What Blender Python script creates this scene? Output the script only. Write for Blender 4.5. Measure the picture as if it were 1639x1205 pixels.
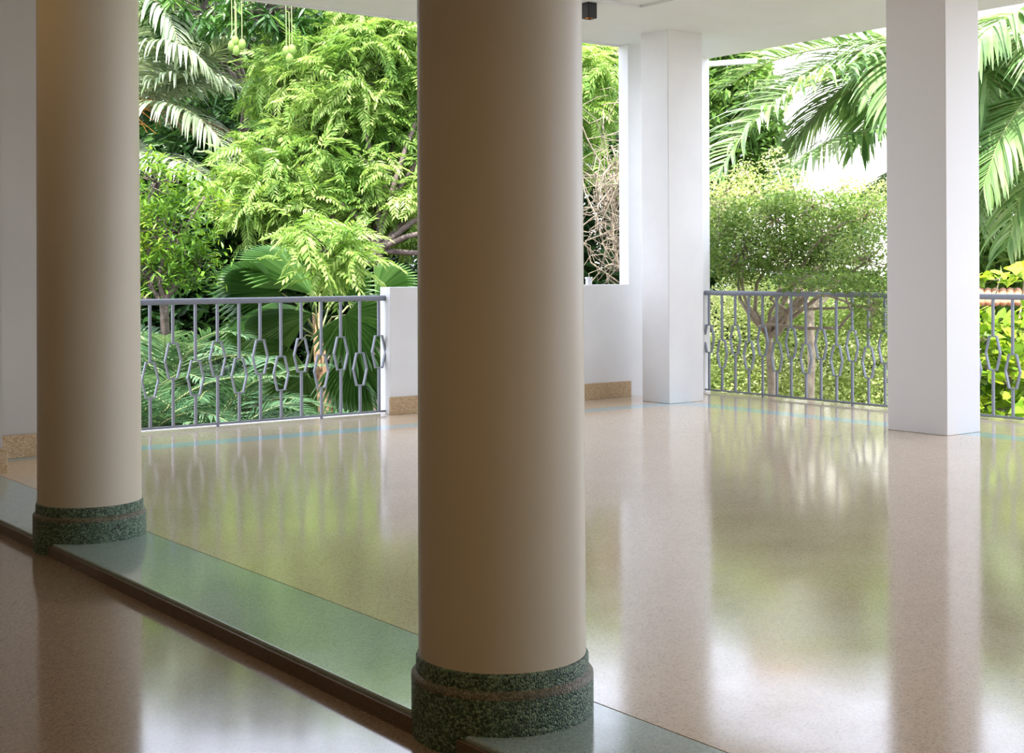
import bpy, bmesh, math, random
import numpy as np
from mathutils import Vector, Matrix
random.seed(7); rng = np.random.default_rng(11)
S = bpy.context.scene
C = S.collection
for o in list(bpy.data.objects): bpy.data.objects.remove(o)

# ------------------------------------------------------------------ camera
F_PX, YAW, ROLL, CY = 2205.6, 0.6446, 0.0045, 434.07
EYE = 1.2
cam_d = bpy.data.cameras.new('camera'); cam = bpy.data.objects.new('camera', cam_d); C.objects.link(cam)
cam_d.sensor_fit = 'HORIZONTAL'; cam_d.sensor_width = 36; cam_d.lens = F_PX/1639*36
cam_d.shift_y = (CY-602.5)/1639
cam_d.clip_start = .05; cam_d.clip_end = 500
cam.matrix_world = Matrix.Translation((0, 0, EYE)) @ Matrix.Rotation(-YAW, 4, 'Z') @ Matrix.Rotation(math.pi/2, 4, 'X') @ Matrix.Rotation(-ROLL, 4, 'Z')
S.camera = cam
FWD = np.array([math.sin(YAW), math.cos(YAW), 0]); RGT = np.array([math.cos(YAW), -math.sin(YAW), 0]); UP = np.array([0, 0, 1.])
def at(px, py, d):
    """place in the garden seen at a photo pixel, d metres ahead of the camera"""
    return np.array([0, 0, EYE]) + d*(FWD + RGT*(px-819.5)/F_PX - UP*(py-CY)/F_PX)

# ------------------------------------------------------------------ light
W = bpy.data.worlds.new('sky'); S.world = W; W.use_nodes = True
nt = W.node_tree; nt.nodes.clear()
out = nt.nodes.new('ShaderNodeOutputWorld'); bg = nt.nodes.new('ShaderNodeBackground')
sky = nt.nodes.new('ShaderNodeTexSky'); sky.sky_type = 'NISHITA'; sky.sun_disc = False
sky.sun_elevation = math.radians(62); sky.sun_rotation = math.radians(200); sky.dust_density = 3
mx = nt.nodes.new('ShaderNodeMixRGB'); mx.inputs[0].default_value = .8
mul = nt.nodes.new('ShaderNodeMixRGB'); mul.blend_type = 'MULTIPLY'; mul.inputs[0].default_value = 1
mul.inputs[2].default_value = (.12, .12, .12, 1)
nt.links.new(sky.outputs[0], mul.inputs[1]); nt.links.new(mul.outputs[0], mx.inputs[1])
mx.inputs[2].default_value = (.86, .91, 1.06, 1)
nt.links.new(mx.outputs[0], bg.inputs[0]); bg.inputs[1].default_value = 1.35
nt.links.new(bg.outputs[0], out.inputs[0])
sun_d = bpy.data.lights.new('sun', 'SUN'); sun = bpy.data.objects.new('sun', sun_d); C.objects.link(sun)
sun_d.energy = 3.6; sun_d.angle = math.radians(1.0); sun_d.color = (1, .95, .88)
sun.rotation_euler = Vector((.34, .30, -1)).to_track_quat('-Z', 'Y').to_euler(); sun.location = (0, 0, 30)
S.view_settings.view_transform = 'Standard'; S.view_settings.look = 'None'; S.view_settings.gamma = 1
S.view_settings.use_curve_mapping = False
S.view_settings.exposure = 1.76

# ------------------------------------------------------------------ helpers: objects
def new_obj(name, V, faces, mats, parent=None, smooth=False, fmat=None):
    V = np.asarray(V, dtype=np.float32)
    if not isinstance(faces, list) or (len(faces) and not isinstance(faces[0], np.ndarray)):
        d = {}
        for i, f in enumerate(faces): d.setdefault(len(f), []).append(f)
        faces = [np.array(v) for v in d.values()]
    me = bpy.data.meshes.new(name)
    nl = sum(f.size for f in faces); nf = sum(len(f) for f in faces)
    me.vertices.add(len(V)); me.vertices.foreach_set('co', V.ravel())
    me.loops.add(nl); me.loops.foreach_set('vertex_index', np.concatenate([f.ravel() for f in faces]).astype(np.int32))
    me.polygons.add(nf)
    tot = np.concatenate([np.full(len(f), f.shape[1]) for f in faces]).astype(np.int32)
    st = np.concatenate([[0], np.cumsum(tot)[:-1]]).astype(np.int32)
    me.polygons.foreach_set('loop_start', st); me.polygons.foreach_set('loop_total', tot)
    me.polygons.foreach_set('use_smooth', np.full(nf, bool(smooth)))
    if not isinstance(mats, (list, tuple)): mats = [mats]
    for m in mats: me.materials.append(m)
    me.update(calc_edges=True); me.validate()
    o = bpy.data.objects.new(name, me); C.objects.link(o)
    if parent: o.parent = parent
    return o
def tag(o, label, cat, group=None):
    o['label'] = label; o['category'] = cat
    if group: o['group'] = group
    return o
def struct(o): o['kind'] = 'structure'; return o
def thing(name, label, cat, loc, group=None):
    o = bpy.data.objects.new(name, None); C.objects.link(o); o.location = [float(v) for v in loc]
    o.empty_display_size = .1
    return tag(o, label, cat, group)
class MB:
    """collects world-space geometry of ONE part"""
    def __init__(s): s.V = []; s.F = []; s.n = 0
    def add(s, V, F):
        V = np.asarray(V, dtype=float); F = F if isinstance(F, list) else [F]
        s.V.append(V)
        for f in F: s.F.append(np.asarray(f)+s.n)
        s.n += len(V); return s
    def box(s, a, b):
        x0, y0, z0 = a; x1, y1, z1 = b
        V = [(x0,y0,z0),(x1,y0,z0),(x1,y1,z0),(x0,y1,z0),(x0,y0,z1),(x1,y0,z1),(x1,y1,z1),(x0,y1,z1)]
        return s.add(V, np.array([(0,3,2,1),(4,5,6,7),(0,1,5,4),(1,2,6,5),(2,3,7,6),(3,0,4,7)]))
    def tube(s, P, R, n=8, caps=True):
        P = np.asarray(P, float); m = len(P); R = np.broadcast_to(np.asarray(R, float), (m,))
        T = np.gradient(P, axis=0); T /= np.linalg.norm(T, axis=1)[:, None]+1e-9
        ref = np.array([.13, .21, .97]) if abs(T[0, 2]) < .8 else np.array([.97, .2, .1])
        A = np.cross(T, ref); A /= np.linalg.norm(A, axis=1)[:, None]+1e-9; B = np.cross(T, A)
        ph = np.arange(n)*2*math.pi/n
        V = P[:, None]+R[:, None, None]*(np.cos(ph)[None, :, None]*A[:, None]+np.sin(ph)[None, :, None]*B[:, None])
        i = np.arange(m-1)[:, None]*n; j = np.arange(n)[None]; k = (j+1) % n
        F = np.stack([i+j, i+k, i+n+k, i+n+j], -1).reshape(-1, 4)
        s.add(V.reshape(-1, 3), F)
        if caps:
            s.F.append(np.arange(n)[None, ::-1]+s.n-m*n); s.F.append(np.arange(n)[None]+s.n-n)
        return s
    def lathe(s, prof, c, n=96):
        ph = np.arange(n)*2*math.pi/n
        V = np.array([[(c[0]+r*math.cos(p), c[1]+r*math.sin(p), z) for p in ph] for r, z in prof]).reshape(-1, 3)
        m = len(prof); i = np.arange(m-1)[:, None]*n; j = np.arange(n)[None]; k = (j+1) % n
        s.add(V, np.stack([i+j, i+k, i+n+k, i+n+j], -1).reshape(-1, 4)); return s
    def scatter(s, TV, TF, P, Rm, Sc):
        P = np.asarray(P); n = len(TV); m = len(P)
        V = np.einsum('mij,nj->mni', Rm, TV)*np.asarray(Sc)[:, None, None]+P[:, None]
        off = (np.arange(m)*n)[:, None, None]
        s.add(V.reshape(-1, 3), [(f[None]+off).reshape(-1, f.shape[1]) for f in TF]); return s
    def build(s, name, mat, parent=None, smooth=False, bevel=0):
        V = np.concatenate(s.V)
        base = np.array(parent.matrix_world.translation if not parent or parent.parent is None else (0, 0, 0)) if parent else np.zeros(3)
        if parent is not None:
            p = parent; base = np.zeros(3)
            while p is not None: base = base+np.array(p.location); p = p.parent
        by = {}
        for f in s.F: by.setdefault(f.shape[1], []).append(f)
        o = new_obj(name, V-base, [np.concatenate(v) for v in by.values()], mat, parent, smooth)
        if bevel:
            b = o.modifiers.new('bevel', 'BEVEL'); b.width = bevel; b.segments = 3; b.limit_method = 'ANGLE'
            b.harden_normals = True; 
            for p in o.data.polygons: p.use_smooth = True
        return o

# ------------------------------------------------------------------ helpers: materials
def mat(name):
    m = bpy.data.materials.new(name); m.use_nodes = True; t = m.node_tree
    return m, t, t.nodes['Principled BSDF']
def node(t, kind, **kw):
    n = t.nodes.new(kind)
    for k, v in kw.items(): setattr(n, k, v)
    return n
def noise(t, scale, detail=4, rough=.55, coord=None):
    if coord is None: coord = t.nodes.new('ShaderNodeTexCoord').outputs['Object']
    n = node(t, 'ShaderNodeTexNoise'); n.inputs['Scale'].default_value = scale; n.inputs['Detail'].default_value = detail
    n.inputs['Roughness'].default_value = rough; t.links.new(coord, n.inputs['Vector']); return n.outputs['Fac']
def ramp(t, fac, stops):
    r = node(t, 'ShaderNodeValToRGB'); t.links.new(fac, r.inputs[0]); e = r.color_ramp.elements
    while len(e) < len(stops): e.new(.5)
    for i, (p, c) in enumerate(stops): e[i].position = p; e[i].color = (*c, 1)
    return r.outputs[0]
def bump(t, bs, h, strength, dist=.01):
    b = node(t, 'ShaderNodeBump'); b.inputs['Strength'].default_value = strength; b.inputs['Distance'].default_value = dist
    t.links.new(h, b.inputs['Height']); t.links.new(b.outputs[0], bs.inputs['Normal']); return b
def mixc(t, a, b, fac=.5, mode='MIX'):
    n = node(t, 'ShaderNodeMixRGB', blend_type=mode)
    for s, v in ((0, fac), (1, a), (2, b)):
        if hasattr(v, 'links'): t.links.new(v, n.inputs[s])
        elif s == 0: n.inputs[0].default_value = v
        else: n.inputs[s].default_value = (*v, 1)
    return n.outputs[0]
def paint(name, col, rough=.55, var=.04, bumpy=.15):
    m, t, b = mat(name)
    c = np.array(col)
    t.links.new(ramp(t, noise(t, 2.3, 5), [(.3, c*(1-var)), (.7, np.minimum(c*(1+var), .95))]), b.inputs['Base Color'])
    b.inputs['Roughness'].default_value = rough; b.inputs['Specular IOR Level'].default_value = .3
    bump(t, b, noise(t, 60, 3), bumpy, .002)
    return m
def terrazzo(name, base, dark, light, rough, bumpiness=.06, wear=.3, scale=1.0, spec=.5):
    m, t, b = mat(name)
    g = node(t, 'ShaderNodeNewGeometry'); co = g.outputs['Position']
    base = np.array(base)
    blot = ramp(t, noise(t, .9, 6, .6, co), [(.3, base*.9), (.7, base*1.08)])
    v = node(t, 'ShaderNodeTexVoronoi'); v.inputs['Scale'].default_value = 190*scale; t.links.new(co, v.inputs['Vector'])
    sep = node(t, 'ShaderNodeSeparateColor'); t.links.new(v.outputs['Color'], sep.inputs[0])
    chips = ramp(t, sep.outputs[0], [(.0, dark), (.18, dark), (.24, base), (.78, base), (.86, light)])
    col = mixc(t, blot, chips, .42)
    stain = ramp(t, noise(t, 3.2, 8, .7, co), [(.58, (1, 1, 1)), (.78, np.array((.78, .74, .68)))])
    col = mixc(t, col, stain, wear, 'MULTIPLY')
    t.links.new(col, b.inputs['Base Color'])
    r = ramp(t, noise(t, 2.0, 8, .65, co), [(.3, (rough*.75,)*3), (.7, (rough*1.35,)*3)])
    t.links.new(r, b.inputs['Roughness']); b.inputs['Specular IOR Level'].default_value = spec; b.inputs['IOR'].default_value = 1.68
    n1 = noise(t, 2.6, 3, .5, co); n2 = noise(t, 22, 3, .5, co)
    ad = node(t, 'ShaderNodeMath', operation='MULTIPLY_ADD'); t.links.new(n2, ad.inputs[0]); ad.inputs[1].default_value = .10; t.links.new(n1, ad.inputs[2])
    bump(t, b, ad.outputs[0], bumpiness, .0012)
    return m
def leafmat(name, c0, c1, c2=None, trans=.4, gloss=.35, rough=.4, nscale=1.2):
    """leaf colours run from c0 to c1 (to c2) leaf by leaf"""
    m, t, b = mat(name)
    g = node(t, 'ShaderNodeNewGeometry')
    nz = noise(t, nscale, 2, .5, g.outputs['Position'])
    a = node(t, 'ShaderNodeMath', operation='MULTIPLY_ADD'); t.links.new(g.outputs['Random Per Island'], a.inputs[0]); a.inputs[1].default_value = .5
    s = node(t, 'ShaderNodeMath', operation='MULTIPLY_ADD'); t.links.new(nz, s.inputs[0]); s.inputs[1].default_value = 1.4; s.inputs[2].default_value = -.45
    t.links.new(s.outputs[0], a.inputs[2])
    st = [(.1, c0), (.9, c1)] if c2 is None else [(.08, c0), (.55, c1), (.95, c2)]
    col = ramp(t, a.outputs[0], st)
    t.links.new(col, b.inputs['Base Color']); b.inputs['Roughness'].default_value = rough; b.inputs['Specular IOR Level'].default_value = gloss
    tr = node(t, 'ShaderNodeBsdfTranslucent'); tc = mixc(t, col, (1.12, 1.08, .75), 1, 'MULTIPLY'); t.links.new(tc, tr.inputs[0])
    mix = node(t, 'ShaderNodeMixShader'); mix.inputs[0].default_value = trans
    t.links.new(b.outputs[0], mix.inputs[1]); t.links.new(tr.outputs[0], mix.inputs[2])
    t.links.new(mix.outputs[0], t.nodes['Material Output'].inputs[0])
    return m
def barkmat(name, c0, c1, scale=14):
    m, t, b = mat(name)
    h = noise(t, scale, 6, .65)
    t.links.new(ramp(t, h, [(.3, c0), (.7, c1)]), b.inputs['Base Color']); b.inputs['Roughness'].default_value = .85
    bump(t, b, h, .6, .02); return m

M = {}
M['white'] = paint('white_wall_paint', (.80, .80, .80), .6)
M['shaded_white'] = paint('shaded_white_wall_paint', (.50, .475, .425), .6)  # white wall in weaker light: the dimness is put into this darker colour
M['pillar'] = paint('white_pillar_paint', (.80, .79, .78), .55)
M['ochre'] = paint('ochre_bounce_paint', (.34, .215, .11), .7)  # colour of unseen walls, made up for the brown bounce on the columns
M['ceil'] = paint('white_ceiling_paint', (.85, .86, .88), .7, .02, .05)
M['cream'] = paint('cream_column_paint', (.61, .56, .435), .38, .025, .08)
M['rail'] = paint('grey_railing_paint', (.24, .26, .31), .32, .05, .05)
M['floor'] = terrazzo('cream_terrazzo', (.65, .52, .385), (.25, .18, .12), (.78, .70, .58), .11)
M['lower'] = terrazzo('brown_terrazzo', (.31, .235, .165), (.11, .08, .055), (.45, .37, .29), .10, .07, .5)
M['teal'] = terrazzo('green_terrazzo', (.33, .44, .425), (.15, .23, .21), (.52, .61, .59), .11)
M['blue'] = terrazzo('pale_blue_terrazzo', (.43, .54, .54), (.28, .38, .40), (.62, .70, .72), .09)
M['riser'] = terrazzo('dark_riser_stone', (.13, .085, .05), (.04, .028, .02), (.20, .15, .11), .45, .1)
def pebble(name, c0, c1, c2, scale, strength):
    m, t, b = mat(name); g = node(t, 'ShaderNodeNewGeometry')
    v = node(t, 'ShaderNodeTexVoronoi'); v.inputs['Scale'].default_value = scale; t.links.new(g.outputs['Position'], v.inputs['Vector'])
    sep = node(t, 'ShaderNodeSeparateColor'); t.links.new(v.outputs['Color'], sep.inputs[0])
    col = ramp(t, sep.outputs[0], [(.1, c0), (.5, c1), (.95, c2)])
    t.links.new(col, b.inputs['Base Color']); b.inputs['Roughness'].default_value = .5
    inv = node(t, 'ShaderNodeMath', operation='SUBTRACT'); inv.inputs[0].default_value = 1; t.links.new(v.outputs['Distance'], inv.inputs[1])
    bump(t, b, inv.outputs[0], strength, .006); return m
M['base_green'] = pebble('green_pebble_terrazzo', (.022, .045, .025), (.06, .13, .078), (.22, .32, .21), 170, .7)
M['worn'] = pebble('worn_tan_edge', (.06, .07, .04), (.13, .12, .075), (.20, .18, .12), 170, .4)
M['base_tan'] = pebble('tan_pebble_terrazzo', (.40, .26, .12), (.52, .36, .19), (.62, .47, .29), 150, .5)
m, t, b = mat('black_lamp_metal'); b.inputs['Base Color'].default_value = (.012, .013, .015, 1); b.inputs['Roughness'].default_value = .45; M['black'] = m
m, t, b = mat('copper_reflector'); b.inputs['Base Color'].default_value = (.85, .38, .14, 1); b.inputs['Metallic'].default_value = 1; b.inputs['Roughness'].default_value = .25; M['copper'] = m
M['bark'] = barkmat('grey_brown_bark', (.05, .035, .03), (.17, .13, .115))
M['bark_tan'] = barkmat('tan_twig_bark', (.22, .17, .12), (.45, .375, .28))
M['palm_bark'] = barkmat('palm_trunk_fibre', (.16, .085, .04), (.50, .33, .19), 20)
M['petiole'] = leafmat('palm_stalk_green', (.20, .26, .09), (.40, .42, .20), trans=.05)
M['neem'] = leafmat('bright_feathery_leaf', (.115, .25, .045), (.29, .455, .10), (.56, .66, .26), trans=.42, gloss=.35)
M['mango'] = leafmat('dark_mango_leaf', (.018, .065, .012), (.05, .15, .02), (.16, .30, .05), trans=.25, gloss=.5)
M['coconut'] = leafmat('grey_green_coconut_frond', (.16, .24, .12), (.35, .43, .28), (.57, .62, .48), trans=.25, gloss=.6, rough=.35)
M['dry'] = leafmat('dry_brown_frond', (.16, .095, .05), (.38, .27, .17), trans=.2, gloss=.1)
M['bushy'] = leafmat('yellow_green_bush_leaf', (.06, .16, .015), (.19, .36, .035), (.46, .50, .07), trans=.35)
M['fan'] = leafmat('glossy_fan_palm_leaf', (.022, .085, .018), (.075, .18, .035), (.20, .36, .10), trans=.35, gloss=.6, rough=.35, nscale=.8)
M['cycad'] = leafmat('blue_green_low_frond', (.03, .09, .04), (.10, .21, .095), (.27, .38, .21), trans=.25, gloss=.5)
M['royal'] = leafmat('green_arching_frond', (.09, .20, .055), (.24, .39, .14), (.56, .64, .43), trans=.40, gloss=.6, rough=.35)
M['small'] = leafmat('olive_small_leaf', (.07, .14, .025), (.18, .30, .06), (.46, .56, .20), trans=.4)
M['pale'] = leafmat('pale_green_hedge_leaf', (.22, .33, .08), (.48, .57, .22), (.76, .78, .50), trans=.42)
M['broad'] = leafmat('lime_broad_leaf', (.10, .25, .02), (.30, .46, .04), (.62, .64, .08), trans=.4)
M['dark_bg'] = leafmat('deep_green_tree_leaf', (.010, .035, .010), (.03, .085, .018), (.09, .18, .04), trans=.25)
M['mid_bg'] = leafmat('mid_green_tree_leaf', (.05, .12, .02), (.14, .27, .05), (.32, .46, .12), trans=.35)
M['fruit'] = paint('green_mango_skin', (.20, .31, .065), .45, .1, .02)
M['flower'] = leafmat('orange_palm_blossom', (.62, .22, .05), (.85, .42, .10), trans=.2)
M['house'] = paint('sunlit_house_paint', (.82, .80, .76), .7)
def tilemat():
    m, t, b = mat('terracotta_roof'); h = noise(t, 6, 4)
    t.links.new(ramp(t, h, [(.3, (.42, .15, .08)), (.7, (.68, .34, .20))]), b.inputs['Base Color']); b.inputs['Roughness'].default_value = .8; return m
M['roof'] = tilemat()
def grassmat():
    m, t, b = mat('garden_soil_and_grass'); h = noise(t, 2.5, 8, .7)
    t.links.new(ramp(t, h, [(.35, (.07, .055, .04)), (.5, (.10, .08, .05)), (.7, (.12, .15, .06))]), b.inputs['Base Color']); b.inputs['Roughness'].default_value = .95; return m
M['ground'] = grassmat()

# ------------------------------------------------------------------ the building
STEP = -.058; ZC = 3.37; GZ = -2.8
XS, XB = 2.04, 2.487                       # step edge, inner edge of the green strip
def solid(name, boxes, m, bevel=0):
    b = MB()
    for a, c in boxes: b.box(a, c)
    return struct(b.build(name, M[m], None, bevel=bevel))
solid('floor', [((XB, -4, -.3), (8.60, 8.95, 0)), ((XB, 9.20, -.3), (9.80, 10.0, 0)), ((8.85, -4, -.3), (9.80, 9.20, 0)), ((XB, 8.95, -.3), (2.6, 9.2, 0))], 'floor')
solid('trim_1', [((XS, -4, -.3), (XB, 8.95, 0))], 'teal', .006)                    # green strip along the step
solid('trim_2', [((2.6, 8.95, -.3), (8.85, 9.20, 0)), ((8.60, -4, -.3), (8.85, 8.95, 0))], 'blue')
solid('trim_3', [((XB, 10.0, -.35), (9.82, 10.045, .004))], 'white', .002)            # white slab edge outside the railing
solid('trim_4', [((XS-.012, -4, STEP-.2), (XS, 8.45, -.012))], 'riser', .004)
solid('floor_lower', [((-3.6, -4, -.35), (XS-.012, 8.48, STEP))], 'lower')
solid('ceiling', [((-3.6, -4, ZC+.022), (9.765, 10.02, ZC+.45)), ((7.70, -4, ZC), (9.765, 10.02, ZC+.03)), ((-3.6, 8.45, ZC), (7.70, 10.02, ZC+.03)),
                  ((2.04, 9.965, ZC-.012), (9.70, 10.02, ZC+.01))], 'ceil')
b = MB(); b.add([(9.25, -4, ZC+.001), (9.765, -4, ZC-.075), (9.765, -4, ZC+.01), (9.25, 10.0, ZC+.001), (9.765, 10.0, ZC-.075), (9.765, 10.0, ZC+.01)], [np.array([(0, 1, 4, 3), (1, 2, 5, 4), (2, 0, 3, 5)]), np.array([(0, 2, 1), (3, 4, 5)])])
struct(b.build('trim_5', M['ceil']))                   # the eave dips a little towards the right edge
solid('wall_left', [((-3.75, -4, STEP), (-3.6, 8.48, ZC+.2))], 'ochre')
solid('wall_rear', [((-3.75, -4.15, STEP), (7.0, -4, ZC+.2))], 'ochre')  # unseen; stops short on the right, length set to steer the daylight
solid('wall_end', [((-3.6, 8.48, STEP), (2.53, 10.02, ZC+.02)), ((2.53, 9.13, 0), (3.42, 10.02, ZC+.02))], 'shaded_white')
solid('baseboard_end', [((2.55, 9.10, 0), (3.43, 9.13, .149)), ((-3.6, 8.45, STEP), (2.55, 8.48, .149)), ((2.53, 8.48, 0), (2.56, 9.13, .149))], 'base_tan', .004)
solid('wall_parapet', [((6.13, 9.86, 0), (8.81, 10.02, 1.07))], 'white', .004)
solid('baseboard_parapet', [((6.115, 9.835, 0), (8.815, 9.86, .148))], 'base_tan', .004)
solid('wall_corner', [((8.81, 9.862, 0), (9.765, 9.995, ZC+.02)), ((9.60, 9.73, 0), (9.765, 9.87, ZC+.02))], 'white')
solid('wall_foundation', [((XS, -3.9, GZ-.2), (9.7, 9.93, -.3)), ((-3.6, -3.9, GZ-.2), (XS, 8.4, -.35))], 'white')

def pillar(name, x0, x1, y0, y1, label):
    b = MB(); b.box((x0, y0, 0), (x1, y1, ZC+.005))
    o = b.build(name, M['pillar'], None, bevel=.006); return tag(o, label, 'pillar')
pillar('square_pillar', 8.575, 9.005, 9.06, 9.42, 'white square pillar by the corner of the low white wall, farther of two')
P2 = pillar('square_pillar', 8.46, 8.862, 6.05, 6.575, 'wide white square pillar on the right, nearer of two, with a small scuff mark')

mp_, t_, b_ = mat('white_pillar_paint_scuffed')
geo = node(t_, 'ShaderNodeNewGeometry'); mpg = node(t_, 'ShaderNodeMapping'); t_.links.new(geo.outputs['Position'], mpg.inputs[0])
sc = np.array([8.46, 6.17, 1.55]); mpg.inputs['Location'].default_value = (0, -sc[1]*60, -sc[2]*42); mpg.inputs['Scale'].default_value = (0, 60, 42)
ln = node(t_, 'ShaderNodeVectorMath', operation='LENGTH'); t_.links.new(mpg.outputs[0], ln.inputs[0])
ad_ = node(t_, 'ShaderNodeMath', operation='MULTIPLY_ADD'); t_.links.new(noise(t_, 45, 4, .6, geo.outputs['Position']), ad_.inputs[0]); ad_.inputs[1].default_value = 2.6; t_.links.new(ln.outputs['Value'], ad_.inputs[2])
t_.links.new(ramp(t_, ad_.outputs[0], [(.0, (.30, .28, .25)), (.93, (.42, .40, .37)), (1.0, (.80, .79, .78))]), b_.inputs['Base Color']); b_.inputs['Roughness'].default_value = .55; b_.inputs['Specular IOR Level'].default_value = .3
P2.data.materials[0] = mp_

def round_column(x, y, label):
    t = thing('round_column', label, 'column', (x, y, 0))
    b = MB(); b.lathe([(.2305, .14), (.2305, .30), (.2275, 1.6), (.2235, ZC+.004)], (x, y), 128); s = b.build('shaft', M['cream'], t, True)
    b = MB(); b.lathe([(.2495, STEP), (.2505, -.02), (.2505, .096), (.2485, .103), (.2445, .108), (.2375, .112), (.2375, .150), (.235, .156), (.2305, .158), (.225, .158)], (x, y), 160)
    o = b.build('column_base', M['base_green'], t); o['label'] = 'dark green pebbled stone base in two steps'
    b = MB(); b.lathe([(.2508, .094), (.2503, .1035), (.2455, .1095), (.2385, .1130), (.2372, .1155)], (x, y), 160)
    w = b.build('worn_edge', M['worn'], o, True); w['label'] = 'tan worn edge of the lower step'
    return t
round_column(2.255, 3.052, 'thick cream round column with green stone base standing in the centre foreground')
round_column(2.255, 6.241, 'cream round column with green stone base at the left, farther back along the step')

# ------------------------------------------------------------------ railings
def railing(label, axis, fixed, start, step, n, lo, hi, feet, z0=0):
    def P(s, z, off=0): return (s, fixed+off, z+z0) if axis == 'x' else (fixed+off, s, z+z0)
    def bar(b, s0, s1, z0_, z1_, h=.009):
        a = P(s0, z0_, -h); c = P(s1, z1_, h); b.box(np.minimum(a, c), np.maximum(a, c))
    t = thing('railing', label, 'railing', P((lo+hi)/2, 0), )
    b = MB(); k = np.linspace(lo, hi, 30); b.tube([P(s, .979) for s in k], .0235, 16); b.build('top_rail', M['rail'], t, True)
    b = MB(); bar(b, lo, hi, .018, .034, .010); b.build('bottom_rail', M['rail'], t, bevel=.002)
    for k in range(n):
        s = start-step*k; high = k % 2 == 0
        zc = .5285 if high else .390
        hh = .1385
        for (za, zb) in ((zc+hh-.006, .962), (0.0 if k in feet else .030, zc-hh+.006)):
            b = MB(); bar(b, s-.0095, s+.0095, za, zb, .0095); b.build('baluster', M['rail'], t)
        # elongated hexagon of flat bar
        outp = [(-.038, hh), (.038, hh), (.071, 0), (.038, -hh), (-.038, -hh), (-.071, 0)]
        V = []
        for sc in (1, 0):
            for (u, v) in outp:
                uu = u if sc else u-math.copysign(.0115 if abs(u) > .05 else .0095, u)
                vv = v if sc else v-(math.copysign(.009, v) if v else 0)
                for e in (-.012, .012): V.append(P(s+uu, zc+vv, e))
        Fq = []
        for i in range(6):
            j = (i+1) % 6
            o0, o1, p0, p1 = i*2, i*2+1, j*2, j*2+1; a0, a1, c0, c1 = 12+i*2, 12+i*2+1, 12+j*2, 12+j*2+1
            Fq += [(o0, p0, p1, o1), (a0, a1, c1, c0), (o0, a0, c0, p0), (o1, p1, c1, a1)]
        b = MB(); b.add(V, np.array(Fq)); b.build('hexagon_ring', M['rail'], t)
    return t
railing('grey metal railing with hexagon rings, on the left before the palms', 'x', 9.945, 6.069, .1828, 15, 3.42, 6.135, (3, 8, 13))
railing('grey metal railing with hexagon rings, on the right behind the square pillars', 'y', 9.70, 9.679, .1765, 38, 2.9, 9.735, (4, 10, 16, 22, 28))

# ------------------------------------------------------------------ lamps
def downlight(x, y, z, label, watt=0, group=None):
    t = thing('ceiling_downlight', label, 'ceiling lamp', (x, y, z), group); h, w, th = .125, .045, .003
    b = MB()
    b.box((x-w, y-w, z-.006), (x+w, y+w, z)); b.box((x-w, y-w, z-h), (x-w+th, y+w, z)); b.box((x+w-th, y-w, z-h), (x+w, y+w, z))
    b.box((x-w, y-w, z-h), (x+w, y-w+th, z)); b.box((x-w, y+w-th, z-h), (x+w, y+w, z)); b.build('lamp_housing', M['black'], t)
    b = MB(); b.lathe([(.012, z-.045), (.03, z-.05), (.040, z-h+.012), (.0415, z-h+.006)], (x, y), 32); b.build('reflector', M['copper'], t, True)
    if watt:
        ld = bpy.data.lights.new('lamp_light', 'SPOT'); ld.energy = watt; ld.color = (1, .64, .26); ld.spot_size = math.radians(155); ld.spot_blend = .6; ld.shadow_soft_size = .05
        lo = bpy.data.objects.new('lamp_light', ld); C.objects.link(lo); lo.parent = t; lo.location = (0, 0, -h-.01)
    return t
downlight(7.22, 8.55, ZC, 'small black cube downlight with copper inside, on the terrace ceiling')
for (lx, ly, lw) in ((.9, 6.0, 7), (-.4, 1.6, 10), (.6, -.6, 19)):
    downlight(lx, ly, ZC+.022, 'black cube downlight glowing warm on the indoor ceiling, out of the photo', lw, 'indoor downlights')

# ------------------------------------------------------------------ planting: templates
def norm(v): return v/(np.linalg.norm(v, axis=-1, keepdims=True)+1e-9)
def frames(fwd, up):
    """rotation matrices with x along fwd, z near up"""
    x = norm(fwd); y = norm(np.cross(up, x)); z = np.cross(x, y); return np.stack([x, y, z], -1)
def randdir(n): return norm(rng.normal(size=(n, 3)))
def leaf_tpl(w=.3, fold=.12, droop=.15):
    V = np.array([(0, 0, 0), (.3, w*.46, fold*.5), (.3, -w*.46, fold*.5), (.33, 0, 0), (.68, w*.36, fold*.4-droop*.5), (.68, -w*.36, fold*.4-droop*.5), (.68, 0, -droop*.5), (1, 0, -droop)])
    return V, [np.array([(0, 3, 1), (0, 2, 3), (7, 4, 6), (7, 6, 5)]), np.array([(3, 6, 4, 1), (2, 5, 6, 3)])]
def diamond_tpl(w=.5):
    V = np.array([(0, 0, 0), (.45, w/2, .06), (1, 0, -.05), (.45, -w/2, .06)])
    return V, [np.array([(0, 3, 2, 1)])]
def heart_tpl():
    V = np.array([(0, 0, 0), (-.12, .28, .02), (.15, .47, .05), (.55, .34, .02), (1, 0, -.12), (.55, -.34, .02), (.15, -.47, .05), (-.12, -.28, .02), (.4, 0, -.03)])
    return V, [np.array([(8, 0, 1), (8, 1, 2), (8, 2, 3), (8, 3, 4), (8, 4, 5), (8, 5, 6), (8, 6, 7), (8, 7, 0)])]
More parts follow.
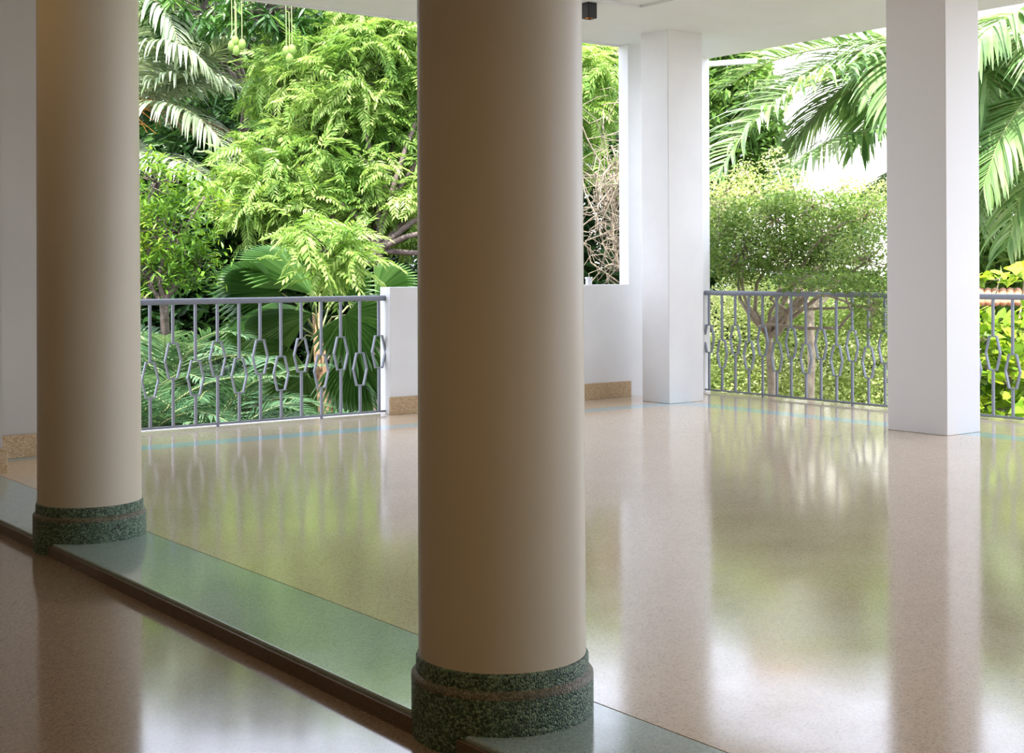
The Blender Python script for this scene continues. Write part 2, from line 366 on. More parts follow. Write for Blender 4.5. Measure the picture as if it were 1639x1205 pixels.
def pinnate_tpl(pairs=11, lw=.055, ll=.27, droop=.5):
    """a feathery compound leaf one unit long"""
    V = []; F = []
    dV, dF = diamond_tpl(.30)
    dV = np.array([(0, 0, 0), (.4, .14, .02), (1, -.04, -.10), (.45, -.14, .02)])
    k = 0
    for i in range(pairs):
        u = .12+.85*i/(pairs-1)
        p = np.array([u, 0, .10*math.sin(u*2)-droop*u*u*.6])
        for sd in (1, -1):
            a = math.radians(62-26*u); L = ll*(1-.45*abs(u-.35)) 
            f = np.array([[math.cos(a), sd*math.sin(a), -.25-.3*u]]); R = frames(f, np.array([[0, 0, 1.]]))[0]
            V.append(dV@R.T*L+p+np.array([0, 0, rng.normal()*.03])); F.append(np.array([(0, 3, 2, 1)])+k); k += 4
    # midrib
    us = np.linspace(0, 1, 6); c = np.stack([us, us*0, .10*np.sin(us*2)-droop*us*us*.6], -1)
    for i in range(5):
        a, b = c[i], c[i+1]; w = np.array([0, .006, 0]); V.append(np.array([a-w, b-w, b+w, a+w])); F.append(np.array([(0, 1, 2, 3)])+k); k += 4
    return np.concatenate(V), [np.concatenate(F)]
LEAF = leaf_tpl(); MANGO = leaf_tpl(.22, .08, .25); DIA = diamond_tpl(); HEART = heart_tpl(); PIN = pinnate_tpl(9, ll=.34, droop=.75)

def blob_points(blobs, n, shell=.0):
    """n random places inside a list of ellipsoids (centre, radii)"""
    vol = np.array([np.prod(r) for _, r in blobs])**.8; idx = rng.choice(len(blobs), n, p=vol/vol.sum())
    d = randdir(n); rad = rng.random(n)**(1/3.); rad = shell+(1-shell)*rad
    c = np.array([b[0] for b in blobs])[idx]; r = np.array([b[1] for b in blobs])[idx]
    return c+d*rad[:, None]*r, d
def limb(b, p0, p1, r0, r1, bow=.15, n=6, sides=7):
    p0, p1 = np.array(p0), np.array(p1); L = np.linalg.norm(p1-p0); o = rng.normal(size=3)*bow*L*.5; o2 = rng.normal(size=3)*bow*L*.3
    u = np.linspace(0, 1, n)[:, None]; P = p0+(p1-p0)*u+o*np.sin(u*math.pi)+o2*np.sin(u*2*math.pi)
    b.tube(P, np.linspace(r0, r1, n), sides, False); return P
def sprays(b, tpl, centres, per, size, flat=.35, up=.3, droop=0, spread=.03):
    """rosettes of leaves: per leaves radiate from every centre"""
    c = np.repeat(centres, per, 0); n = len(c)
    d = randdir(n); d[:, 2] = d[:, 2]*flat+up; d[:, 2] -= droop
    upv = np.tile([0, 0, 1.], (n, 1))+rng.normal(size=(n, 3))*.35
    c = c+rng.normal(size=(n, 3))*spread
    b.scatter(tpl[0], tpl[1], c, frames(norm(d), upv), size*rng.uniform(.7, 1.25, n))
def loose(b, tpl, P, size, flat=.6):
    n = len(P); d = randdir(n); d[:, 2] *= flat
    upv = np.tile([0, 0, 1.], (n, 1))+rng.normal(size=(n, 3))*.6
    b.scatter(tpl[0], tpl[1], P, frames(norm(d), upv), size*rng.uniform(.6, 1.3, n))
def frond_geo(stalk, leaf, base, azim, elev, L, arch, nl=44, ll=.5, lw=.035, hang=.6, bare=.15, twist=0, vee=.25, path=None, tip=.42):
    """one feather-shaped palm frond: stalk polyline + drooping leaflets"""
    n = 24; u = np.linspace(0, 1, n); el = elev-arch*u**1.3
    az = azim+twist*u
    d = np.stack([np.cos(el)*np.cos(az), np.cos(el)*np.sin(az), np.sin(el)], -1)
    P = np.array(base)+np.concatenate([[np.zeros(3)], np.cumsum((d[1:]+d[:-1])/2*L/(n-1), 0)])
    if path is not None:
        P = smooth_path(path, n); d = norm(np.gradient(P, axis=0)); L = np.linalg.norm(np.diff(P, axis=0), axis=1).sum()
    stalk.tube(P, np.linspace(.018, .004, n)*(L/2.2)**.5, 6, False)
    for i in range(nl):
        t_ = bare+(1-bare)*(i+.5)/nl; k = t_*(n-1); a = min(int(k), n-2); f = k-a
        p = P[a]*(1-f)+P[a+1]*f; T = norm(d[a]); side = norm(np.cross(T, [0, 0, 1.])); nrm = np.cross(side, T)
        Ls = ll*(.45+.55*math.sin(math.pi*min(1, t_*.9+.12)))*rng.uniform(.85, 1.1)
        ang = math.radians(68-100*tip*t_)+rng.normal()*.07
        for sd in (1, -1):
            q = T*math.cos(ang)+side*sd*math.sin(ang)+nrm*vee*rng.uniform(.5, 1.4); q = norm(q)
            m = 6; pts = [p]; dd = q.copy()
            for j in range(1, m):
                dd = norm(dd+np.array([0, 0, -hang*.5*(j/(m-1))**1.0*rng.uniform(.8, 1.2)])); pts.append(pts[-1]+dd*Ls/(m-1))
            pts = np.array(pts); wv = norm(np.cross(np.gradient(pts, axis=0), nrm*.8+np.array([0, 0, .2])))
            wid = lw*np.array([.35, .85, 1, .85, .55, .06])[:, None]/2
            V = np.concatenate([pts-wv*wid, pts+wv*wid]); ii = np.arange(m-1)
            leaf.add(V, np.stack([ii, ii+1, ii+1+m, ii+m], -1))
def smooth_path(pts, n=24):
    pts = np.array(pts, float); k = np.concatenate([[0], np.cumsum(np.linalg.norm(np.diff(pts, axis=0), axis=1))]); u = np.linspace(0, k[-1], n)
    P = np.stack([np.interp(u, k, pts[:, i]) for i in range(3)], -1)
    for _ in range(4): P[1:-1] = (P[:-2]+2*P[1:-1]+P[2:])/4
    return P
def palm_frond(parent, lm, sm, *a, **k):
    st, lf = MB(), MB(); frond_geo(st, lf, *a, **k)
    o = lf.build('frond', lm, parent); s = st.build('frond_stalk', sm, o, True); return o
def grow(o):
    return o

# ------------------------------------------------------------------ the garden
g = MB(); g.box((-40, -40, GZ-.2), (90, 90, GZ)); struct(g.build('ground', M['ground']))

def tree(name, label, cat, base, fork, blobs, ncl, per, size, tpl, lm, bark, r0=.09, group=None, twig=.5, shell=.25, leaf_kw=None, loose_n=0, limbs=True):
    t = thing(name, label, cat, (base[0], base[1], GZ), group)
    b = MB(); u = np.array(fork); limb(b, (base[0], base[1], GZ), fork, r0*1.25, r0, .05, 8, 10)
    cl, _ = blob_points(blobs, ncl, shell)
    cs = np.array([x[0] for x in blobs]); 
    if limbs:
        for c, r in blobs:
            limb(b, fork, c, r0*.6, r0*.22, .16, 7)
        for p in cl[rng.random(len(cl)) < twig]:
            i = np.argmin(np.linalg.norm(cs-p, axis=1)); limb(b, cs[i], p, r0*.16, r0*.05, .25, 4, 4)
    b.build('trunk', bark, t, True)
    f = MB()
    if loose_n:
        P, _ = blob_points(blobs, loose_n, shell); loose(f, tpl, P, size)
    else: sprays(f, tpl, cl, per, size, **(leaf_kw or {}))
    f.build('foliage', lm, t)
    return t

# bright feathery tree behind the left railing and the low wall
nb = [(at(560, 130, 20.70), (1.38, 1.10, 0.86)), (at(480, 140, 21.5), (.65, .8, .5)), (at(470, 270, 20.15), (1.03, 0.97, 0.69)), (at(640, 90, 21.25), (1.24, 1.24, 0.83)),
      (at(610, 290, 20.42), (1.10, 0.97, 0.86)), (at(470, 190, 20.70), (0.58, 0.69, 0.50)), (at(330, 320, 20.15), (0.22, 0.28, 0.14)), (at(365, 280, 20.01), (0.19, 0.28, 0.14)), (at(518, 400, 16.0), (.40, .42, .42)), (at(450, 330, 19.87), (0.69, 0.69, 0.47)),
      (at(760, 150, 21.39), (1.24, 1.24, 0.97)), (at(900, 160, 21.53), (0.69, 0.83, 0.76)), (at(720, 330, 20.98), (0.97, 0.97, 0.69)), (at(600, 25, 21.5), (1.1, 1.1, .45)), (at(940, 105, 21.25), (0.28, 0.55, 0.34)),
      (at(945, 270, 21.25), (0.22, 0.41, 0.22)), (at(930, 190, 21.53), (0.28, 0.41, 0.28))]
tree('feathery_tree', 'bright green feathery leaved tree with dark trunk behind the low white wall', 'tree', at(606, 640, 19.60), at(603, 400, 19.60), nb, 880, 8, .42, PIN, M['neem'], M['bark'], .075, leaf_kw=dict(flat=.6, up=.15, droop=.25, spread=.08), twig=.45, shell=.4)
# mango tree
mt = tree('mango_tree', 'dark long leaved mango tree with hanging green mangoes at top left', 'tree', at(395, 620, 24), at(400, 150, 24), [(at(440, 12, 20.2), (.75, .7, .42)), (at(330, 15, 22), (.9, .8, .6)), (at(462, 52, 20.0), (.26, .3, .22)), (at(385, 38, 21.0), (.5, .5, .22)), (at(290, 60, 23), (.6, .5, .5)), (at(240, 20, 23), (.6, .6, .5))], 230, 13, .28, MANGO, M['mango'], M['bark'], .09, leaf_kw=dict(flat=.6, up=-.1, droop=.25))
for (px, py) in ((378, 64), (373, 71), (389, 69), (380, 78), (460, 80), (469, 78), (465, 91)):
    c = at(px, py, 19.2); b = MB()
    b.lathe([(.002, c[2]+.075), (.03, c[2]+.068), (.050, c[2]+.034), (.055, c[2]), (.047, c[2]-.048), (.025, c[2]-.076), (.002, c[2]-.084)], c[:2], 14); o = b.build('mango', M['fruit'], mt, True)
    b = MB(); b.tube([c+np.array([0, 0, .07]), c+np.array([.01, .02, .30]), c+np.array([.02, .05, .65])], .006, 5); b.build('fruit_stem', M['petiole'], o)
# yellow green bushy tree
tree('bushy_tree', 'yellow green small leaved bushy tree beside the left round column', 'tree', at(262, 640, 15), at(262, 480, 15), [(at(250, 290, 15), (.35, .5, .38)), (at(275, 370, 15), (.5, .5, .42)), (at(310, 420, 15.2), (.4, .4, .3)), (at(240, 440, 15), (.45, .5, .25)), (at(215, 330, 15.3), (.4, .5, .5)), (at(330, 310, 15.6), (.25, .3, .25)), (at(180, 400, 15.3), (.6, .6, .6))], 420, 11, .105, LEAF, M['bushy'], M['bark'], .05, leaf_kw=dict(flat=.7, up=.1, spread=.05))
# coconut palm
def az_of(dx, dd):                         # heading from "to the right in the photo" (dx) and "away" (dd)
    v = RGT*dx+FWD*dd; return math.atan2(v[1], v[0])
cb = at(178, 165, 22.36)
cp = thing('coconut_palm', 'grey green coconut palm with drooping fronds and orange blossom behind left column', 'palm', (cb[0], cb[1], GZ))
b = MB(); b.tube([(cb[0]+.3, cb[1]+.1, GZ), (cb[0]+.25, cb[1], -1), (cb[0]+.05, cb[1], .8), tuple(cb)], [.2, .17, .15, .13], 12); b.build('trunk', M['palm_bark'], cp, True)
for (dx, dd, el, L, ar, hg) in ((-1, .2, .9, 3.04, 1.6, .5), (-.8, -.7, .5, 2.76, 1.5, .6), (0, 1, .9, 3.04, 1.5, .5), (-.6, .8, .6, 3.04, 1.4, .5), (.7, .6, 1.1, 3.2, 1.2, .5), (1, .5, .5, 3.0, .9, .8)):
    palm_frond(cp, M['coconut'], M['petiole'], cb+rng.normal(size=3)*.03, az_of(dx, dd), el, L, ar, nl=46, ll=.86, lw=.058, hang=hg)
for pth, kk in ((((225, 170, 22), (262, 163, 21.5), (305, 172, 21.2), (345, 208, 21), (372, 252, 20.9), (385, 300, 20.9)), dict(ll=.95, hang=1.0, tip=.2, nl=58)),
                (((215, 240, 22), (262, 246, 21), (310, 264, 20.6), (350, 296, 20.4), (378, 338, 20.4)), dict(ll=.85, hang=1.1, tip=.2, nl=54)),
                (((235, 150, 22.4), (290, 138, 22), (335, 90, 21.5), (368, 58, 21.2), (405, 60, 21)), dict(ll=.75, hang=.75, nl=56)),
                (((205, 90, 22), (228, 10, 21.8), (250, -10, 21.5), (275, 20, 21.3), (290, 80, 21.2)), dict(ll=1.0, hang=1.1, tip=.2, nl=54)),
                (((220, 150, 22), (268, 128, 21.6), (320, 112, 21.4), (365, 122, 21.2), (400, 155, 21.2)), dict(ll=.9, hang=.9, nl=54)),
                (((210, 120, 22), (240, 75, 21.5), (275, 62, 21.2), (315, 80, 21), (345, 120, 21)), dict(ll=1.0, hang=1.1, tip=.2, nl=54))):
    palm_frond(cp, M['coconut'], M['petiole'], cb, 0, 0, 1, 0, path=[cb]+[at(*q) for q in pth], lw=.055, **kk)
o = palm_frond(cp, M['dry'], M['palm_bark'], cb, az_of(1, .35), -.05, 2.9, .55, nl=34, ll=.7, lw=.042, hang=1.2); o['label'] = 'dry brown dead frond'
b = MB(); c0 = cb+RGT*.34-FWD*.48
for i in range(26):
    e = c0+RGT*rng.uniform(.07, .62)-UP*rng.uniform(.0, .55)-FWD*rng.uniform(0, .28); limb(b, c0, e, .010, .006, .25, 5, 4)
o = b.build('blossom', M['flower'], cp); o['label'] = 'orange stringy palm blossom'

# fan palm behind the railing
fb = at(510, 540, 17.2)
fp = thing('fan_palm', 'fan palm with broad pleated leaves and brown trunk behind the left railing', 'palm', (*at(528, 800, 17.2)[:2], GZ))
b = MB(); b.tube([(*at(530, 800, 17.2)[:2], GZ), at(524, 690, 17.2), at(514, 600, 17.2), at(507, 500, 17.2)], [.11, .10, .085, .06], 12)
b.build('trunk', M['palm_bark'], fp, True)
def fan_leaf(px, py, d, ang, R, tilt, spread=125, yawt=0, nseg=26, sag=.25, stalk=True):
    """px,py: where the blade meets its stalk; ang: pointing direction (deg, 0 = right, 90 = up); tilt: lean of the blade towards the viewer"""
    hub = at(px, py, d); a = math.radians(ang)
    f = RGT*math.cos(a)+UP*math.sin(a)
    nrm0 = -FWD*math.cos(math.radians(tilt))+np.cross(-FWD, f)*math.sin(math.radians(tilt)); nrm0 = norm(nrm0)
    nrm0 = norm(nrm0+f*yawt); f = norm(f-nrm0*np.dot(f, nrm0)); s = np.cross(nrm0, f)
    sp = math.radians(spread); V = [hub]; F4 = []; F3 = []
    def P(th, r, lift):
        q = hub+(f*math.cos(th)+s*math.sin(th))*r*(.62+.38*math.cos(th/2)**2)+nrm0*lift; q = q+nrm0*(.10*r*abs(th)/sp); q[2] -= sag*r*r/R*max(0, (r/R-.3)); return q
    V = []
    for k in range(nseg):                      # each fold is two facets; random tints stand in for gloss and pleat shading
        t0, t1 = -sp+2*sp*k/nseg, -sp+2*sp*(k+1)/nseg; tm = (t0+t1)/2
        r1, r2, rt = R*.38, R*.68, R*rng.uniform(.93, 1.03); w = (t1-t0); pl = .045*R
        for ta, tt in ((t0, tm-w*.2), (t1, tm+w*.2)):
            n0 = len(V)
            V += [hub, P(ta, r1, -pl*.5), P(tm, r1, pl*.5), P(ta, r2, -pl), P(tm, r2, pl), P(tt, R*.88, 0), P(tm, rt, 0)]
            F3 += [(n0, n0+1, n0+2), (n0+4, n0+5, n0+6)]; F4 += [(n0+1, n0+3, n0+4, n0+2)]; F3 += [(n0+3, n0+5, n0+4)]
    b = MB(); b.add(np.array(V), [np.array(F4), np.array(F3)])
    o = b.build('fan_leaf', M['fan'], fp)
    if stalk:
        b = MB(); m_ = (hub+fb)/2+UP*.12; b.tube([fb, m_, hub], [.016, .012, .009], 6); b.build('leaf_stalk', M['petiole'], o, True)
for a in ((452, 468, 16.8, 165, .95, 45, 62), (500, 470, 17.0, 140, 1.2, -70, 55), (512, 468, 17.3, 112, .85, 30, 45), (500, 500, 16.8, 186, 1.0, 60, 55), (553, 503, 16.7, -50, .72, 25, 105), (568, 560, 16.7, -80, .85, 30, 70),
          (470, 560, 17.3, -140, .85, 40, 80), (540, 475, 17.8, 60, .7, 30, 80), (490, 600, 17.5, -105, .8, 35, 80), (600, 470, 18.2, 30, .7, 40, 70), (430, 520, 17.4, 200, .7, 40, 90), (545, 590, 17.0, -65, .7, -40, 60)):
    fan_leaf(*a)

# low feathery palms under the left railing
for i, (px, py, d, hg, L, lab) in enumerate(((215, 720, 13.2, .5, 1.5, 'low blue green palm beneath the left railing beside the left column'), (330, 745, 13.4, .6, 1.5, 'low arching palm beneath the third to sixth railing bars'), (415, 790, 13.0, .6, 1.3, 'low feathery palm just left of the fan palm trunk'), (262, 640, 14.6, .4, 1.4, 'taller low palm rising behind the others at the left railing'), (610, 770, 13.6, .5, 1.2, 'low palm between the fan palm trunk and low white wall'), (355, 690, 14.6, .4, 1.2, 'low palm farther back behind the middle of left railing'))):
    c = at(px, py, d); t = thing('low_palm', lab, 'palm', (c[0], c[1], GZ), 'low palms under the left railing')
    b = MB(); b.tube([(c[0], c[1], GZ), tuple(c)], [.09, .07], 10); b.build('trunk', M['palm_bark'], t, True)
    for k in range(13):
        a = k*2.399+rng.uniform(-.2, .2); palm_frond(t, M['cycad'], M['petiole'], c, a, rng.uniform(.7, 1.35), L*rng.uniform(.8, 1.1), rng.uniform(1.2, 1.9), nl=48, ll=.40, lw=.022, hang=hg*.55, bare=.12, vee=.15, tip=.3)

# bare shrub seen between centre column and corner
t = thing('bare_shrub', 'leafless tangle of tan twigs above the low white wall', 'shrub', (*at(1010, 600, 15.2)[:2], GZ))
b = MB(); root = at(1015, 470, 15.2); b.tube([(root[0], root[1], GZ), tuple(root)], [.05, .035], 7)
for i in range(46):
    e = at(rng.uniform(925, 1010), rng.uniform(150, 425), rng.uniform(14.6, 15.8)); mpt = at(rng.uniform(960, 1040), rng.uniform(230, 420), 15.2)
    P = limb(b, root if i % 3 == 0 else mpt, e, .011, .004, .35, 7, 5)
    for k in range(4):
        q = P[rng.integers(2, 7)]; limb(b, q, q+rng.normal(size=3)*np.array([.2, .2, .14]), .005, .002, .4, 4, 4)
b.build('twigs', M['bark_tan'], t, True)
t = thing('pipe_stub', 'short pale capped pipe standing on top of low white wall', 'pipe', (*[8.38, 9.945], 1.07))
b = MB(); b.lathe([(.030, 1.07), (.030, 1.125)], (8.38, 9.945), 24); b.build('pipe', M['white'], t, True)
b = MB(); b.lathe([(.001, 1.142), (.034, 1.142), (.036, 1.138), (.036, 1.122), (.030, 1.122)], (8.38, 9.945), 24); b.build('cap', M['white'], t, True)

# arching palms on the right
def big_palm(label, px, py, d, fr, lm='royal', paths=(), **kw):
    c = at(px, py, d); t = thing('arching_palm', label, 'palm', (c[0], c[1], GZ), 'tall palms beyond the right railing')
    b = MB(); b.tube([(c[0], c[1], GZ), (c[0], c[1], 0), tuple(c)], [.19, .16, .13], 12); b.build('trunk', M['palm_bark'], t, True)
    for (dx, dd, el, L, ar, hg) in fr:
        palm_frond(t, M[lm], M['petiole'], c+rng.normal(size=3)*.03, az_of(dx, dd), el, L, ar, nl=52, ll=1.27, lw=.068, hang=hg, **kw)
    for pth, kk in paths: palm_frond(t, M[lm], M['petiole'], c, 0, 0, 1, 0, path=[c]+[at(*q) for q in pth], **kk)
big_palm('tall palm arching long fronds over railing between the two square pillars', 1500, 70, 20.0,
    ((-1, .5, 0.05, 3.2, 1.0, .6), (-.6, -1, 0.15, 2.5, 1.5, .7), (1, -.2, 0.15, 3.0, 1.6, .7), (.7, .7, 0.15, 3.0, 1.5, .6), (.1, -1, 0.05, 2.5, 1.6, .7), (-.2, 1, 0.15, 3.0, 1.4, .6), (1, .3, -0.25, 2.8, 1.3, .8), (-1, .8, -0.15, 2.8, .9, .8)),
    paths=((((1412, 98, 19.6), (1359, 118, 19.2), (1293, 138, 18.9), (1245, 163, 18.7), (1200, 203, 18.5), (1170, 240, 18.4), (1150, 285, 18.3)), dict(nl=64, ll=1.15, lw=.075, hang=.55, bare=.2, tip=.1, vee=.45)),
           (((1412, 70, 20.2), (1340, 76, 20.4), (1270, 88, 20.6), (1205, 112, 20.7), (1165, 140, 20.8)), dict(nl=58, ll=1.0, lw=.065, hang=.45, bare=.2, tip=.3, vee=.5)),
           (((1420, 120, 20.5), (1370, 140, 20.8), (1320, 175, 21), (1285, 215, 21)), dict(nl=48, ll=.9, lw=.06, hang=.8, bare=.2))))
big_palm('palm with drooping fronds behind the nearer square pillar, lower crown', 1510, 235, 21.5,
    ((-1, .4, -0.45, 2.3, .5, 1.0), (1, -.1, -0.15, 2.2, 1.3, .9), (.8, .6, 0.15, 2.2, 1.4, .7), (.3, 1, 0.05, 2.5, 1.4, .7), (0, -1, -0.05, 2.0, 1.4, .8)),
    paths=((((1412, 210, 21), (1340, 222, 20.7), (1285, 250, 20.5), (1248, 288, 20.4), (1224, 335, 20.3)), dict(nl=60, ll=1.0, lw=.062, hang=1.0, bare=.25, tip=.2)),
           (((1440, 280, 21), (1405, 305, 20.8), (1370, 350, 20.6), (1350, 400, 20.5)), dict(nl=46, ll=.8, lw=.055, hang=.9, bare=.25)),
           (((1430, 190, 22), (1380, 170, 22), (1330, 180, 22), (1290, 215, 22)), dict(nl=46, ll=.8, lw=.05, hang=.9, bare=.25))))
big_palm('palm with long hanging fronds at the far right edge', 1720, 60, 18.6,
    ((-1, .4, -0.15, 2.5, 1.7, .9), (1, 0, 0.05, 2.8, 1.6, .7), (0, 1, 0.15, 2.8, 1.4, .7), (-.5, .9, 0.05, 2.6, 1.6, .8), (-.3, -1, 0.05, 2.5, 1.7, .8)),
    paths=((((1660, 30, 18.4), (1610, 32, 18.2), (1570, 60, 18), (1545, 110, 18)), dict(nl=56, ll=1.25, lw=.075, hang=.9, bare=.15, tip=.2)),
           (((1690, 120, 18.3), (1640, 165, 18), (1600, 225, 17.8), (1575, 300, 17.7)), dict(nl=56, ll=1.3, lw=.07, hang=.8, bare=.15, tip=.2)),
           (((1700, 200, 18.6), (1660, 255, 18.3), (1630, 330, 18.2), (1612, 400, 18.1)), dict(nl=50, ll=1.1, lw=.065, hang=.8, bare=.15, tip=.3)),
           (((1680, 60, 19), (1620, 90, 19.4), (1580, 140, 19.6), (1560, 200, 19.7)), dict(nl=50, ll=1.1, lw=.065, hang=.8, bare=.15, tip=.3))))
# small leaved tree leaning over the right railing
sb = [(at(1330, 385, 13.4), (.42, .5, .26)), (at(1390, 420, 12.5), (.34, .45, .36)), (at(1395, 500, 11.9), (.12, .22, .30)), (at(1345, 455, 12.15), (.34, .3, .09)), (at(1285, 452, 12.65), (.26, .3, .10)), (at(1270, 410, 13.7), (.45, .45, .22)), (at(1190, 410, 13.9), (.42, .5, .34)), (at(1310, 445, 13.3), (.55, .4, .10)), (at(1400, 490, 12.6), (.14, .3, .34)), (at(1240, 355, 14.1), (.55, .5, .30)), (at(1160, 380, 14.2), (.30, .4, .42)), (at(1385, 350, 13.3), (.35, .4, .25)), (at(1300, 330, 13.9), (.6, .5, .16))]
t = tree('small_leaved_tree', 'small tree with tiny olive leaves spilling over the right railing', 'tree', at(1240, 700, 14.0), at(1230, 540, 13.9), sb, 420, 1, .046, DIA, M['small'], M['bark_tan'], .04, twig=.8, loose_n=21000, shell=.1)
t = tree('slender_tree', 'slender leaning tree farther behind the right railing', 'tree', at(1290, 720, 15.0), at(1297, 500, 15.0), [(at(1310, 400, 15), (.6, .5, .4)), (at(1400, 330, 15.2), (.4, .5, .3)), (at(1210, 320, 15.4), (.5, .5, .3)), (at(1160, 330, 15.4), (.3, .5, .4)), (at(1240, 260, 15.4), (.14, .2, .16)), (at(1195, 275, 15.4), (.12, .2, .14)), (at(1270, 300, 15.4), (.22, .2, .2)), (at(1350, 300, 15.4), (.16, .2, .12))], 220, 1, .05, DIA, M['pale'], M['bark_tan'], .04, loose_n=6500, shell=.1)
# pale hedge shrubs below the right railing
for (px, py, rr, nn, lab) in ((1180, 560, (.55, .55, .7), 11000, 'pale green shrub behind the corner end of right railing'), (1290, 570, (.65, .55, .7), 13000, 'pale green shrub behind the middle of right railing'), (1400, 580, (.6, .55, .7), 12000, 'pale green shrub behind railing beside the nearer square pillar')):
    c = at(px, py, 15.9)
    tree('hedge_shrub', lab, 'shrub', c, c-UP*.5, [(c, rr), (c+UP*.55+RGT*.15, (.5, .45, .35)), (c-UP*.6, (.6, .6, .5))], 60, 1, .05, DIA, M['pale'], M['bark_tan'], .03, 'pale shrubs beyond the right railing', .8, loose_n=nn, shell=.1)
# broad leaved climber at far right
c = at(1610, 580, 12.9)
tree('broad_leaved_shrub', 'lime green broad heart leaved plant behind the far right railing', 'shrub', at(1615, 680, 13.0), at(1612, 620, 13.0), [(at(1600, 600, 12.9), (.35, .4, .34)), (at(1650, 560, 13), (.35, .4, .4)), (at(1600, 450, 13.2), (.14, .3, .07)), (at(1640, 440, 13.2), (.2, .3, .08)), (at(1560, 560, 13.0), (.3, .4, .4)), (at(1600, 660, 12.9), (.4, .4, .2))], 100, 1, .13, HEART, M['broad'], M['bark_tan'], .03, loose_n=620)

# trees farther back
def far_tree(label, px, py, d, r, lm, n=9000, size=.21, top=None):
    c = at(px, py, d); bl = [(c, r)]
    for i in range(7):
        dd = randdir(1)[0]; bl.append((c+dd*np.array(r)*.75, tuple(np.array(r)*rng.uniform(.35, .55))))
    tree('background_tree', label, 'tree', c, c-UP*.4*r[2], bl, 40, 1, size, LEAF, M[lm], M['bark'], .10, 'trees at the back of the garden', .3, loose_n=n, shell=.45)
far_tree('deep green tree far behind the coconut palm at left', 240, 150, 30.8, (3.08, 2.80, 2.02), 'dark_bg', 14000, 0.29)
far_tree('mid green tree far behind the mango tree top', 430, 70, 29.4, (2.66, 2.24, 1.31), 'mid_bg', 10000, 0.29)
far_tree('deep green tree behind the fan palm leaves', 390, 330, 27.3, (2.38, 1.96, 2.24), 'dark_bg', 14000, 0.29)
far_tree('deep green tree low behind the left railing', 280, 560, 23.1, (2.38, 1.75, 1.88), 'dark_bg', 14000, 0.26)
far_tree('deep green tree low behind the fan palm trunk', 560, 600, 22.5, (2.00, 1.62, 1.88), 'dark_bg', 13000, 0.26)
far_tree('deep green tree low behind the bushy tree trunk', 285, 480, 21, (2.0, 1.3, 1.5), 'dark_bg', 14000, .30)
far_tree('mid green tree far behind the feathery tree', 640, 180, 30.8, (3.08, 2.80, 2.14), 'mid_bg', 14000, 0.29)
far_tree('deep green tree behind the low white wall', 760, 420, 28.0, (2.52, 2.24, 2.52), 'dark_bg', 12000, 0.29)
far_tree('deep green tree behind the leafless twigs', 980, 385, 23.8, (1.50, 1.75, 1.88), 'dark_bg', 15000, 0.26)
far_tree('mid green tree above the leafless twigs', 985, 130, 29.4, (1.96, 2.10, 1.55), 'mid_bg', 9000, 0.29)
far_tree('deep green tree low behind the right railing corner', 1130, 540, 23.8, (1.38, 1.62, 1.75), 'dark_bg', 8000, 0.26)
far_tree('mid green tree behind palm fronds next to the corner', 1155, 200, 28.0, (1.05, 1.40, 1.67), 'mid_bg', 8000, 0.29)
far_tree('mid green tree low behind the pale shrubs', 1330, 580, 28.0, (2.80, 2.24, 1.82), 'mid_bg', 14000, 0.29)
far_tree('mid green tree low behind the far right railing', 1620, 520, 23.8, (1.88, 1.88, 1.88), 'mid_bg', 12000, 0.26)
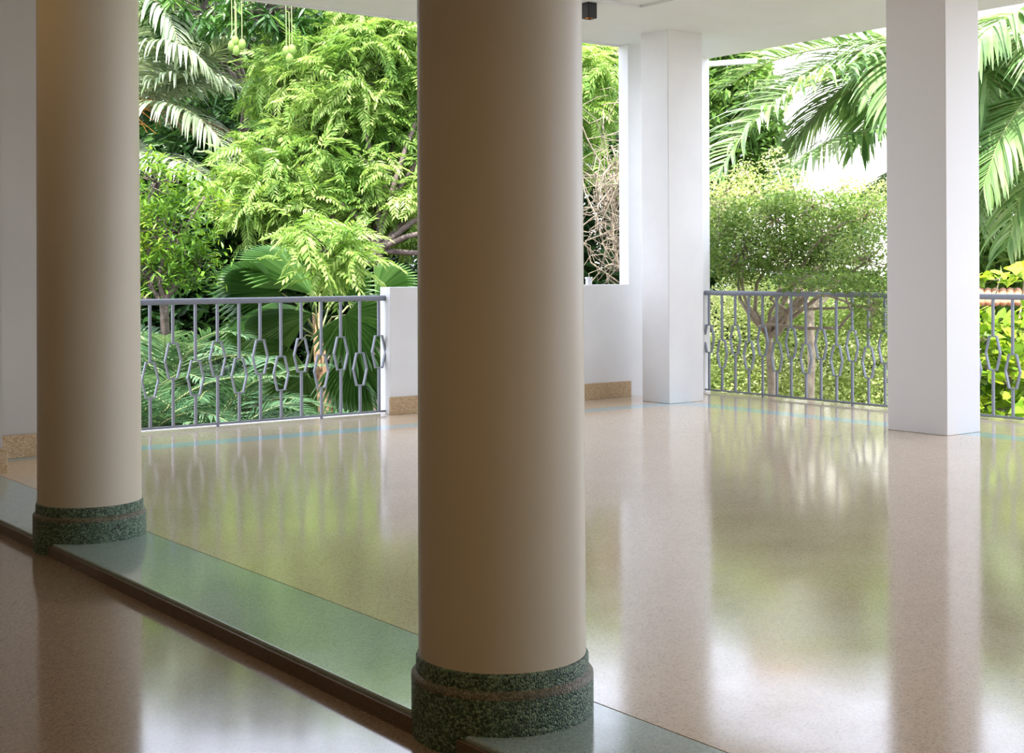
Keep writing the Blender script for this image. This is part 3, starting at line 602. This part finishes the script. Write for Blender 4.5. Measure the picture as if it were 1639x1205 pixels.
# house beyond the right side
hb = at(1380, 300, 42)
h = thing('house', 'white sunlit house with terracotta roofs far behind the right palms', 'house', (hb[0], hb[1], GZ))
def obox(b, px0, px1, z0, z1, d0, d1):
    q = [at(px, CY, d)[:2] for px, d in ((px0, d0), (px1, d0))]
    x, y = np.array(q[0]), np.array(q[1]); away = FWD[:2]*(d1-d0); V = [(*p, z) for z in (z0, z1) for p in (x, y, y+away, x+away)]
    b.add(V, np.array([(0,3,2,1),(4,5,6,7),(0,1,5,4),(1,2,6,5),(2,3,7,6),(3,0,4,7)]))
b = MB(); obox(b, 1235, 1720, GZ, 10.6, 42, 50); b.build('wall', M['house'], h)
b = MB(); obox(b, 1215, 1740, 10.6, 11.0, 41.2, 50.5); o = b.build('roof', M['roof'], h)
b = MB(); obox(b, 1180, 1300, GZ, 4.2, 38, 41.9); b.build('porch_wall', M['house'], h)
b = MB()
for i in range(14):
    pa = at(1545+i*12, 487, 17.0); pb_ = at(1545+i*12, 470, 18.2); b.tube([pa, pb_], .055, 8)
t = thing('tiled_canopy', 'orange clay tiled canopy edge behind the far right railing', 'roof', (*at(1620, 487, 17.4)[:2], GZ))
b.build('roof_tiles', M['roof'], t, True)
b = MB()
for px in (1560, 1700): 
    p = at(px, 487, 17.6); b.tube([(p[0], p[1], GZ), (p[0], p[1], p[2])], .05, 8)
b.build('post', M['house'], t)

pe = at(1105, 106, 16.5); pf = at(1212, 99, 16.0)
t = thing('white_pipe', 'white horizontal pipe outside, high beside the corner of the terrace', 'pipe', (pe[0], pe[1], GZ))
b = MB(); b.tube([(pe[0], pe[1], GZ), (pe[0], pe[1], pe[2])], .035, 10); b.build('post', M['white'], t, True)
b = MB(); b.tube([pe, pf], .033, 12); b.build('cross_pipe', M['white'], t, True)

# bits of dry leaf on the floor
for (px, py, lab) in ((303, 688.5, 'tiny dry brown leaf on the floor by the left railing'), (1083, 925, 'tiny dark scrap of dry leaf on open floor right of the centre column'), (957, 952, 'tiny curled brown leaf scrap on the floor close to the centre column')):
    d = EYE*F_PX/(py-CY+ROLL*(px-819.5)); p = at(px, py, d); p[2] = .004
    t = MB(); t.scatter(LEAF[0], LEAF[1], [p], frames(np.array([[.8, .5, .12]]), np.array([[0, 0, 1.]])), [.045 if py < 800 else .018])
    tag(t.build('fallen_leaf', M['dry']), lab, 'leaf')
